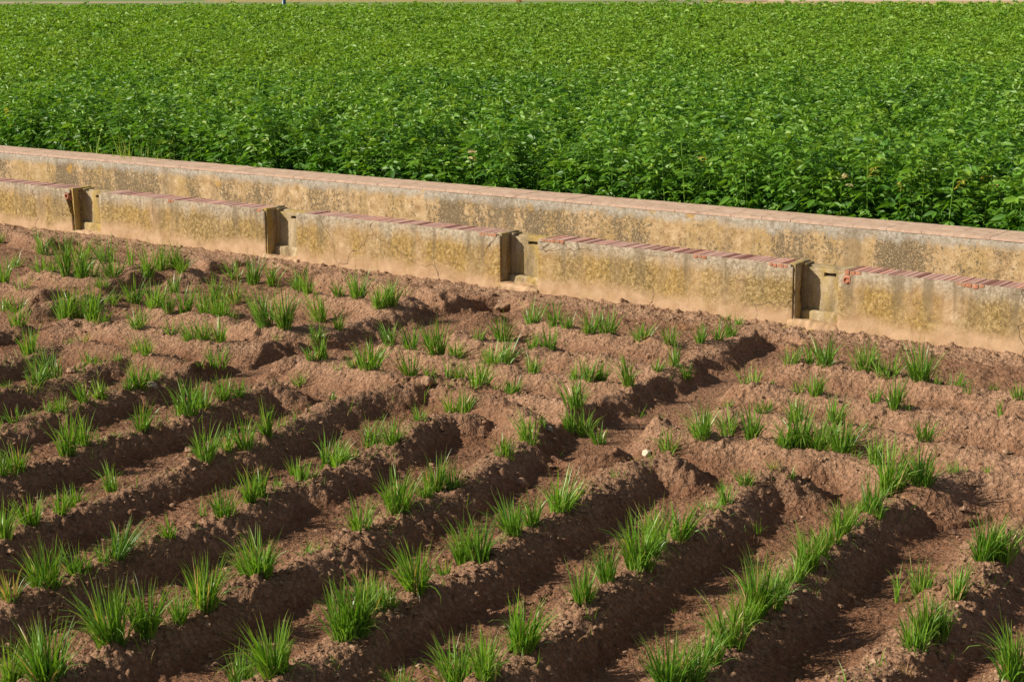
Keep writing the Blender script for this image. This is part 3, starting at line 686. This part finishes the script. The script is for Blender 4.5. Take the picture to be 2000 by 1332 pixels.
TUFTS = """0 475 25 18;30 522 28 25;8 553 55 28;50 561 28 30;83 497 45 25;78 530 35 35;104 533 30 28;128 538 75 26;153 543 55 35;177 543 45 28;163 505 38 35;208 510 45 38;222 543 50 45;255 518 48 14;292 541 60 28;318 528 50 32;337 525 48 26;357 532 40 26;460 548 45 35;495 553 50 30;530 557 45 20;200 563 30 26;263 594 52 36;300 602 52 38;330 607 42 26;362 612 55 28;342 572 40 20;218 594 30 24;398 612 50 26;415 618 55 34;438 622 50 30;420 583 45 24;460 592 50 34;452 625 25 18;125 627 60 36;158 622 62 34;178 624 60 32;202 630 32 26;270 642 42 34;335 652 34 36;370 664 40 30;398 664 45 32;430 669 45 32;12 604 30 26;32 608 34 30;38 638 42 36;58 694 52 34;162 668 25 30;273 690 35 24;293 694 40 22;418 717 45 30;391 715 22 14;178 714 34 30;230 703 20 16;68 750 50 36;92 742 70 44;17 760 25 16;248 760 35 20;272 757 55 32;300 743 35 28;370 812 70 50;395 800 55 30;435 780 50 34;465 775 40 24;118 803 38 34;95 803 28 14;165 789 50 20;192 777 45 26;25 825 35 24;277 841 58 26;305 838 25 16;135 887 80 34;165 871 65 30;198 872 28 14;226 854 22 14;36 922 72 38;5 930 50 24;220 963 58 26;147 991 55 34;118 1004 50 26;60 1027 70 44;8 1058 80 30;402 899 70 46;442 880 52 34;478 877 65 34;435 1010 65 44;400 1010 45 14;488 987 80 22;522 852 72 26;553 833 30 12;582 825 32 12;650 780 24 10;585 752 30 26;725 872 60 34;765 866 60 42;822 822 38 32;882 806 48 42;912 804 48 26;980 888 50 38;637 918 72 36;658 915 60 28;685 900 40 22;577 932 45 22;592 941 45 22;610 936 35 18;512 970 65 24;543 950 35 14;775 1003 90 64;830 975 55 28;852 966 80 34;885 955 55 34;707 1036 68 48;95 1149 95 62;148 1121 65 36;165 1120 50 26;20 1170 65 38;205 1098 48 28;230 1087 75 44;328 1051 48 24;225 1262 125 70;288 1240 110 56;350 1214 75 34;398 1189 105 70;510 1128 100 70;483 1125 70 34;92 1329 120 90;20 1340 95 50;465 1335 75 36;595 1088 40 22;625 1072 26 14;535 1320 120 70;668 1243 110 70;703 1236 120 60;735 1200 90 50;815 1158 110 62;905 1100 95 40;935 1097 95 50;1003 1043 75 50;1040 1025 70 40;1095 1000 80 66;1245 1108 115 70;1285 1072 90 40;1325 1055 85 46;1185 1137 75 36;1138 1184 90 36;1162 1165 30 14;1025 1268 115 66;1003 1270 40 20;900 1335 110 80;945 1325 100 50;780 1345 55 60;1305 1340 105 80;1350 1335 80 50;1392 1296 90 44;1420 1262 110 50;1478 1205 130 52;1510 1190 90 40;1577 1112 90 50;1607 1090 75 36;1642 1046 75 38;1920 1096 100 50;1948 1096 85 44;1800 1160 70 38;1870 1170 75 26;1782 1268 75 44;1808 1248 110 34;1835 1245 85 36;1752 1180 75 8;1988 1330 115 50;1545 935 32 14;1510 915 28 20;1735 966 105 56;1712 905 60 30;1700 1002 70 34;1716 1012 45 22;1683 1005 40 18;1797 948 80 46;1862 927 34 24;1880 925 24 14;1932 925 26 12;1669 893 24 10;1681 897 30 8;1541 710 40 34;1584 707 38 20;1610 714 55 44;1690 723 58 36;1708 725 40 20;1740 735 50 40;1798 744 75 54;1830 750 28 12;1864 755 36 36;1892 771 32 14;1937 762 22 18;1989 779 34 20;1955 818 48 8;1560 766 26 22;1593 770 48 32;1708 788 38 20;1748 796 62 30;1775 797 22 14;1804 858 48 48;1692 842 24 18;1525 870 45 34;1560 876 90 44;1596 882 70 44;1620 880 65 40;1643 887 85 44;1500 805 30 18;1552 822 50 34;1630 830 60 36;1506 753 18 6;1042 631 45 36;1088 638 52 30;1107 642 36 26;1150 650 50 36;1182 652 48 36;1252 664 42 38;1310 671 40 32;1370 668 42 24;1402 668 40 20;1428 660 38 20;1443 634 24 20;1418 626 20 14;1077 683 50 24;1062 680 30 22;1040 682 36 26;1040 726 40 30;1127 738 38 26;1153 743 52 36;1175 742 42 24;1226 752 60 22;1282 725 34 22;1317 715 42 16;1340 739 36 20;1116 793 60 44;1142 852 60 42;1112 840 48 26;1172 868 42 30;1028 860 65 34;1058 832 28 14;1004 768 36 22;1305 884 50 50;1245 812 22 24;1288 820 18 18;1371 853 70 50;1423 851 58 40;1470 857 68 40;1490 807 30 28;1420 798 22 16;1472 750 38 34;1200 933 24 14;1420 986 50 30;1385 997 28 26;1455 948 46 30;1478 1042 36 14;515 640 78 30;557 643 80 36;580 566 45 24;602 572 42 22;627 628 62 30;620 665 38 24;660 640 36 20;662 580 34 22;698 584 52 36;745 600 52 42;768 598 50 28;793 583 30 12;608 704 36 22;628 699 48 24;645 704 28 14;658 723 20 12;538 665 24 14;718 721 62 52;690 715 28 22;763 675 48 26;800 736 58 34;803 683 52 30;849 693 72 40;892 698 40 34;875 738 50 14;838 738 32 18;900 742 40 28;938 754 62 46;935 665 30 24;963 712 50 36;985 712 52 30;983 672 60 28;970 760 24 12;995 768 28 24;1362 1316 70 40;1448 1236 90 40;1462 1218 80 36;1530 1158 62 34;1552 1136 70 34;1624 1066 60 28;1662 1030 55 28;1275 1088 60 30;760 1188 60 30;870 1128 45 24"""
TU = [tuple(float(v) for v in s_.split()) for s_ in TUFTS.split(';')]
ridge_of = []
for (x, y, h, w_) in TU:
    best = (1e9, 0)
    for i, (_, _, _, P) in enumerate(RIDGES):
        for j in range(len(P)-1):
            a = np.array(P[j], float); d = np.array(P[j+1], float)-a; t_ = np.clip(((x-a[0])*d[0]+(y-a[1])*d[1])/(d @ d), 0, 1)
            dd = math.hypot(x-a[0]-t_*d[0], (y-a[1]-t_*d[1])*1.5)
            if dd < best[0]: best = (dd, i)
    ridge_of.append(best[1])
def ordn(n):
    return '%d%s' % (n, 'th' if 10 <= n % 100 <= 20 else {1: 'st', 2: 'nd', 3: 'rd'}.get(n % 10, 'th'))
HN = {13: '1st bank from wall, right of sluice four', 14: '2nd bank from wall, right of sluice four', 15: '3rd bank from wall, right of sluice four', 16: 'lowest bank across the ridge ends at right',
      17: '1st bank from wall between sluices 3-4', 18: '2nd bank from wall between sluices 3-4', 19: '3rd bank from wall between sluices 3-4', 20: '4th bank from wall between sluices 3-4', 21: 'lowest bank between sluices 3-4',
      22: '1st bank from wall between sluices 2-3', 23: '2nd bank from wall between sluices 2-3', 24: '3rd bank from wall between sluices 2-3', 25: '4th bank from wall between sluices 2-3',
      26: '1st bank from wall between sluices 1-2', 27: '2nd bank from wall between sluices 1-2', 28: '3rd bank from wall at far left'}
order = {}
for i in range(len(RIDGES)):
    ids = sorted([j for j in range(len(TU)) if ridge_of[j] == i], key=lambda j: TU[j][0])
    for r_, j in enumerate(ids): order[j] = r_+1
tuft_pos = []
for j, (x, y, h, w_) in enumerate(TU):
    p = hit(x, y); dist = math.hypot(p[0], p[1], p[2]-CAMH); ppm = FPX/dist
    far_ = min(max((dist-6.5)/7, 0), 1); hm = h/ppm/math.cos(R(16))*(1.12+.18*far_); wm = w_/ppm*(1.08+.22*far_)
    rw = (w_*h)/(60*60.)
    n = int(16+46*min(rw, 2.2)+10*min(h/60, 1.5)); sparse = w_/h > .95 and h < 35
    if w_ < 16: n = max(7, int(n*.45))
    if sparse: n = int(n*.5)
    yel = {(20, 1170), (460, 592), (1510, 915), (1245, 812), (162, 668), (625, 1072)}
    br = .35 if (int(x), int(y)) in yel else .035
    me = tuft_mesh('grass_tuft', hm, wm, int(n*1.5), 1000+j, M_BLADE, float(rng.normal(.03, .09)), .0054*(1+.4*far_), br)
    o = obj('grass_tuft', me); o.location = (p[0], p[1], p[2]); tuft_pos.append(p)
    rel = hm
    size = 'tall' if rel > .19 else 'medium' if rel > .12 else 'small' if rel > .075 else 'tiny'
    body = 'bushy' if rw > 1.1 else ('thin' if w_ < 20 else 'sparse' if sparse else 'upright')
    ri = ridge_of[j]
    if ri < 13: lab = '%s %s grass tuft, %s from left on %s diagonal ridge from lower right' % (size, body, ordn(order[j]), ordn(ri+1))
    else: lab = '%s %s grass tuft, %s from left on %s' % (size, body, ordn(order[j]), HN[ri])
    tag(o, lab, 'grass tuft', 'grass tufts planted along the soil ridges')

# tiny seedlings and stray blades nobody could count
g_ = np.random.default_rng(77); Vs = []; Ts = []; Rs = []; As = []; base = 0
protos = [tuft_mesh('seedling', .055, .04, 5, 9000+i, M_BLADE, .1, .003, .1) for i in range(6)]
pr = []
for me in protos:
    v_ = np.zeros(len(me.vertices)*3, np.float32); me.vertices.foreach_get('co', v_); t_ = np.zeros(len(me.polygons)*3, np.int32); me.loops.foreach_get('vertex_index', t_)
    a_ = np.zeros(len(me.vertices), np.float32); me.attributes['rnd'].data.foreach_get('value', a_); b2 = np.zeros(len(me.vertices), np.float32); me.attributes['along'].data.foreach_get('value', b2)
    pr.append((v_.reshape(-1, 3), t_.reshape(-1, 3), a_, b2))
for me in protos: bpy.data.meshes.remove(me)
for i in range(900):
    p0 = tuft_pos[int(g_.integers(len(tuft_pos)))]; p = np.array([p0[0]+g_.normal(0, .28), p0[1]+g_.normal(0, .28)])
    if (p-A0[:2]) @ NV[:2] > -.12: continue
    if i % 3:                                       # most of them follow the ridge crests
        P_ = RL[int(g_.integers(0, 12))][3]; j_ = int(g_.integers(len(P_)-1)); t_ = g_.random(); p = P_[j_]*(1-t_)+P_[j_+1]*t_+g_.normal(0, .05, 2)
        if math.hypot(*p) < 4.8 or (p-A0[:2]) @ NV[:2] > -.12: continue
    hz, cr_ = height(np.array([p[0]]), np.array([p[1]]), False)
    if hz[0] < .05 and g_.random() < .7: continue
    v_, t_, a_, b2 = pr[int(g_.integers(6))]; sc = g_.uniform(.4, 1.3) if i % 3 == 0 else g_.uniform(.6, 2.3); an = g_.uniform(0, 6.28); c, s_ = math.cos(an)*sc, math.sin(an)*sc
    Vs.append(np.stack([v_[:, 0]*c-v_[:, 1]*s_+p[0], v_[:, 0]*s_+v_[:, 1]*c+p[1], v_[:, 2]*sc+hz[0]+.004], -1)); Ts.append(t_+base); Rs.append(a_); As.append(b2); base += len(v_)
tag(obj('seedlings', mesh_np('seedlings', np.concatenate(Vs), np.concatenate(Ts), [M_BLADE], {'rnd': np.concatenate(Rs), 'along': np.concatenate(As)})),
    'tiny scattered green seedlings sprouting between the tufts', 'seedlings', kind='stuff')

# ------------------------------------------------------------------ crumbs, clods, stones
ICO = None
def ico(sub):
    import bmesh
    bm = bmesh.new(); bmesh.ops.create_icosphere(bm, subdivisions=sub, radius=1); v_ = np.array([v.co[:] for v in bm.verts]); f_ = np.array([[v.index for v in f.verts] for f in bm.faces]); bm.free(); return v_, f_
I1, I2, I3 = ico(1), ico(2), ico(4)
def rock(r, seed, base_=I3, flat=.75, amp=.6):
    v_, f_ = base_; g = np.random.default_rng(seed); p = v_*(1+amp*noise3(v_*1.3+seed, seed)[:, None]*1.6+amp*.5*noise3(v_*3.1+seed, seed+1)[:, None]+.12*noise3(v_*8, seed+2)[:, None])
    return p*np.array([r*g.uniform(.8, 1.25), r*g.uniform(.8, 1.25), r*flat]), f_
ncl = 26000
r_ = np.exp(g_.uniform(math.log(5.0), math.log(19), ncl*3)); a_ = g_.uniform(-.36, .36, ncl*3)
X = r_*np.sin(a_); Y = r_*np.cos(a_); NN = (X-A0[0])*NV[0]+(Y-A0[1])*NV[1]
ok = (NN < -.02); X = X[ok]; Y = Y[ok]; NN = NN[ok]
hz, cr_ = height(X, Y, True)
keep = g_.random(len(X)) < (.10+.70*cr_*np.clip(.6+1.6*noise2(X*2.1, Y*2.1, 78), .05, 1)); X = X[keep][:ncl]; Y = Y[keep][:ncl]; hz = hz[keep][:ncl]
Vs = []; Ts = []; Rs = []; base = 0
protos = [rock(1, 40+i, I1, .7, .8) for i in range(12)]; protos2 = [rock(1, 60+i, I2, .7, .8) for i in range(12)]
for i in range(len(X)):
    rad = .003+.010*g_.random()**4; big = rad > .009
    if g_.random() < .008: rad = g_.uniform(.013, .024); big = True
    if (X[i]-A0[0])*NV[0]+(Y[i]-A0[1])*NV[1] > -.35 and g_.random() < .10: rad = g_.uniform(.010, .026); big = True
    v_, f_ = (protos2 if big else protos)[int(g_.integers(12))]; an = g_.uniform(0, 6.28); c, s_ = math.cos(an)*rad, math.sin(an)*rad
    Vs.append(np.stack([v_[:, 0]*c-v_[:, 1]*s_+X[i], v_[:, 0]*s_+v_[:, 1]*c+Y[i], v_[:, 2]*rad+hz[i]+rad*.25], -1)); Ts.append(f_+base); Rs.append(np.full(len(v_), g_.random())); base += len(v_)
tag(obj('soil_crumbs', mesh_np('soil_crumbs', np.concatenate(Vs), np.concatenate(Ts), [M_CLOD], {'rnd': np.concatenate(Rs)}, False)),
    'loose crumbs and small clods of dry soil on the ridges', 'soil crumbs', kind='stuff')
STONES = [(1262, 888, .026, 'pale angular stone on the crest of a mound below the water furrow', M_STONE), (1020, 948, .030, 'rounded brown clod lying alone in a shaded furrow, left of a bushy tuft', M_CLOD),
          (836, 752, .045, 'largest knobbly clod on the bank end at the middle of the plot', M_CLOD), 
          (1598, 1103, .030, 'crumbly brown clod at the right foot of a tuft on the third ridge', M_CLOD), (1546, 1178, .030, 'lone crumbly clod in the shade between two ridges at lower right', M_CLOD),
          (1072, 842, .026, 'flat grey stone on top of the dark mound', M_GREYST), (140, 728, .034, 'left of two pale lumps on the upper left ridge', M_CLOD), (160, 720, .030, 'right of two pale lumps on the upper left ridge', M_CLOD),
          (296, 757, .030, 'dark rounded stone at the foot of a bushy tuft at upper left', M_GREYST), (372, 882, .028, 'greyish lump on the ridge, left of a forked tuft', M_CLOD),
          (408, 543, .02, 'small orange brick fragment in the upper left water furrow', M_RAW), (975, 590, .013, 'small pale pebble in the hole washed out below the third sluice', M_STONE)]
for i, (x, y, r0, lab, m_) in enumerate(STONES):
    p = hit(x, y); v_, f_ = rock(r0, 700+i, I1 if i == 0 else I3, .8, .5)
    o = obj('stone' if m_ in (M_STONE, M_GREYST) else 'clod' if m_ is M_CLOD else 'brick_fragment', mesh_np('stone', v_, f_, [m_], {'rnd': np.full(len(v_), .6)}, i != 0)); o.location = (p[0], p[1], p[2]+r0*.4)
    o.rotation_euler = (0, 0, i*1.7); tag(o, lab, 'stone' if m_ in (M_STONE, M_GREYST) else 'clod' if m_ is M_CLOD else 'brick fragment')
# a slab of broken mortar at the washed out hole
p = hit(985, 604); v_, f_ = rock(.06, 811, I3, .35, .4); o = obj('mortar_fragment', mesh_np('mortar_fragment', v_*np.array([1.5, .7, 1]), f_, [M_CLOD], {'rnd': np.full(len(v_), .7)})); o.location = (p[0], p[1], p[2]+.03); o.rotation_euler = (.1, -.25, .5)
tag(o, 'long broken slab of earth and mortar beside the washed out hole', 'mortar fragment')

# ------------------------------------------------------------------ weeds at the foot of the back wall, dry weeds by the front one
for i, (px, hh, wd, lab) in enumerate(((170, .42, .3, 'leftmost pale grass weed, tall, growing behind the tiled wall'), (235, .50, .34, 'tallest pale grass weed, leaning, behind the tiled wall at left'),
                                       (285, .36, .40, 'wide arching pale grass weed behind the tiled wall, third from left'), (335, .26, .34, 'short pale grass weed behind the tiled wall, rightmost of four'))):
    q_ = unp(px, 284+.084*px, ZB); s0 = float((q_-A0) @ D); p = W(s0, NB1+.06, GZ+.12)
    o = obj('grass_weed', tuft_mesh('grass_weed', hh+.42, wd*1.7, 90, 3000+i, M_WEED, 0, .009, .05, 1.3)); o.location = p
    tag(o, lab, 'grass weed', 'pale grass weeds behind the tiled wall')
for i, (x, y, h_, wd, lab) in enumerate(((1320, 640, .12, .28, 'brown dried weed against the foot of the plaster wall, left of two'), (1385, 634, .11, .24, 'brown dried weed against the foot of the plaster wall, right of two'),
                                         (1115, 1243, .06, .13, 'small orange dried rootlets lying in a shaded furrow'), (1768, 1314, .07, .08, 'little dried straw clump at lower right'), (1990, 712, .09, .14, 'reddish dried weed at right edge below the wall'),
                                         (1468, 1062, .07, .10, 'bent dry straw tuft in the dark furrow right of centre'))):
    p = hit(x, y); o = obj('dried_weed', tuft_mesh('dried_weed', h_, wd, 40, 3100+i, M_DRY, 0, .003, 0, 3.)); o.location = (p[0], p[1], p[2]); tag(o, lab, 'dried weed')
for i, (x, y, lab) in enumerate(((912, 300, 'yellowed withered crop stalk at the field edge left of centre'), (1640, 402, 'yellowed withered crop stalk at the field edge toward the right'))):
    q_ = unp(x, 368+.084*(x-1000), ZB); s0 = float((q_-A0) @ D); V, T, Rn = plant(900+i, .92, .80, 2, True, .8, 5, .08)
    o = obj('withered_plant', mesh_np('withered_plant', V, T, [M_CREAM], {'rnd': np.clip(Rn+.3, 0, 1)})); o.location = W(s0, NB1+.12, GZ); tag(o, lab, 'withered plant')

# ------------------------------------------------------------------ beyond the field: verge, dirt track, far canal and plots
def strip(name, pts, m_): return sheet(name, pts, m_)
def pmat(name, c0, c1, sc=.4):
    m, t, b = mat(name); k = N(t); v = k.coord(); n = k.noise(v, sc, 8, .75); k.l(k.ramp(n, [(.35, c0), (.62, c1)]), b.inputs['Base Color']); b.inputs['Roughness'].default_value = 1; return m
M_VERGE = pmat('verge_grass', (.10, .16, .03), (.19, .22, .06), 1.2); M_TRACK = pmat('dirt_track', (.26, .19, .12), (.40, .31, .21), .8)
M_FARF = pmat('far_field', (.09, .17, .03), (.16, .24, .05), .3); M_PALE = pmat('bare_plot', (.42, .34, .24), (.52, .43, .32), .3)
def band(name, y0l, y0r, y1l, y1r, xl, xr, z, m_, sk=0):
    pts = [unp(xl, y0l, z), unp(xr, y0r, z), unp(xr, y1r, z), unp(xl, y1l, z)]; return strip(name, pts, m_)
sheet('far_field', [(-400, 60, .07), (400, 60, .07), (1500, 2500, .07), (-1500, 2500, .07)], M_FARF)
band('verge', 8.5, 8, 26, 26, -700, 1250, .074, M_VERGE)
band('dirt_track', 5, 3.5, 10.5, 4.6, -500, 620, .078, M_TRACK); band('dirt_track', 0, 2.2, 1.2, 3.2, 560, 1500, .078, M_TRACK)
band('bare_plot', -3, -6, 4.2, 3.2, 1450, 2700, .078, M_PALE); band('dirt_track', 6.3, 6.3, 8.5, 9.5, 1150, 2600, .082, M_TRACK)
def box_mesh(name, x0, x1, y0, y1, z0, z1, m_, dy=0):
    V = np.array([(x, y+(dy if x == x1 else 0), z) for z in (z0, z1) for y in (y0, y1) for x in (x0, x1)], float)
    F = np.array([(0, 1, 5, 4), (2, 6, 7, 3), (0, 4, 6, 2), (1, 3, 7, 5), (4, 5, 7, 6), (0, 2, 3, 1)]); return mesh_np(name, V, F, [m_], None, False)
def far_wall(xa, ya, xb, yb, hgt, th_, parent):
    a = unp(xa, ya, .08); b_ = unp(xb, yb, .08); V = []
    for z_ in (.05, .08+hgt):
        for q_ in (a, b_): V += [(q_[0], q_[1], z_), (q_[0], q_[1]+th_, z_)]
    F = np.array([(0, 2, 6, 4), (1, 5, 7, 3), (0, 4, 5, 1), (2, 3, 7, 6), (4, 6, 7, 5), (0, 1, 3, 2)])
    return obj('canal_side', mesh_np('canal_side', np.array(V), F, [M_CONC], None, False), parent)
c_ = unp(1600, 6, .08); fc = empty('far_canal', (c_[0], c_[1], .08)); tag(fc, 'low grey concrete irrigation canal across the far edge of the crop, toward the right', 'canal')
far_wall(1380, 7.2, 2600, 8.0, .07, .2, fc); far_wall(1380, 5.6, 2600, 6.0, .10, .2, fc)
c_ = unp(780, 4, .08); fc = empty('far_canal', (c_[0], c_[1], .08)); tag(fc, 'low grey concrete irrigation canal beyond the crop, left of centre', 'canal')
far_wall(420, 5.0, 1020, 3.8, .07, .2, fc); far_wall(400, 2.4, 1150, 1.2, .08, .2, fc)
g_ = np.random.default_rng(3)
# white and blue upright thing at the far edge: slim white pole against a blue one
pt = unp(553, 5, .3); pr_ = empty('marker_post', (pt[0], 83, .07)); tag(pr_, 'white and blue upright post standing at the far edge of the crop field', 'post')
xm = pt[0]/pt[1]*83
def tube(x, y, z0, z1, r0, r1, lean=0):
    V, F = stem_mesh([(x+lean*t_, y, z0+(z1-z0)*t_) for t_ in (0, .33, .66, 1)], r0, r1, 14); return V, F
V, F = tube(xm-.09, 83, .07, 1.75, .045, .05, .12); obj('white_pole', mesh_np('white_pole', V, F, [simple('white_paint', [(.3, (.7, .7, .68)), (.7, (.8, .8, .78))], 5)]), pr_)
V, F = tube(xm+.05, 83, .07, 1.7, .08, .085); obj('blue_pole', mesh_np('blue_pole', V, F, [simple('blue_plastic', [(.3, (.04, .10, .2)), (.7, (.06, .15, .28))], 5)]), pr_)
for i, (px, sc, lab) in enumerate(((1352, 1.3, 'dark bushy weed standing above the far edge of the crop'), (1310, .7, 'small brownish weed by the far canal, left of the dark bushy weed'), (1020, .7, 'small weed by the far canal near the middle'), (1640, .8, 'small brownish weed by the far canal toward the right'))):
    q_ = unp(px, 8, .5); yy = 66. if i == 0 else 150.; x = (px-1000)/3300*yy*1.02; V, T, Rn = plant(950+i, 1.05*sc if i == 0 else .5*sc, .05, 22, False, 1.6, 7, .3)
    o = obj('far_weed', mesh_np('far_weed', V, T, [M_LEAF if i == 0 else M_DRY], {'rnd': Rn*.5})); o.location = (x, yy, .07); tag(o, lab, 'weed')
for o in bpy.data.objects: o.select_set(False)
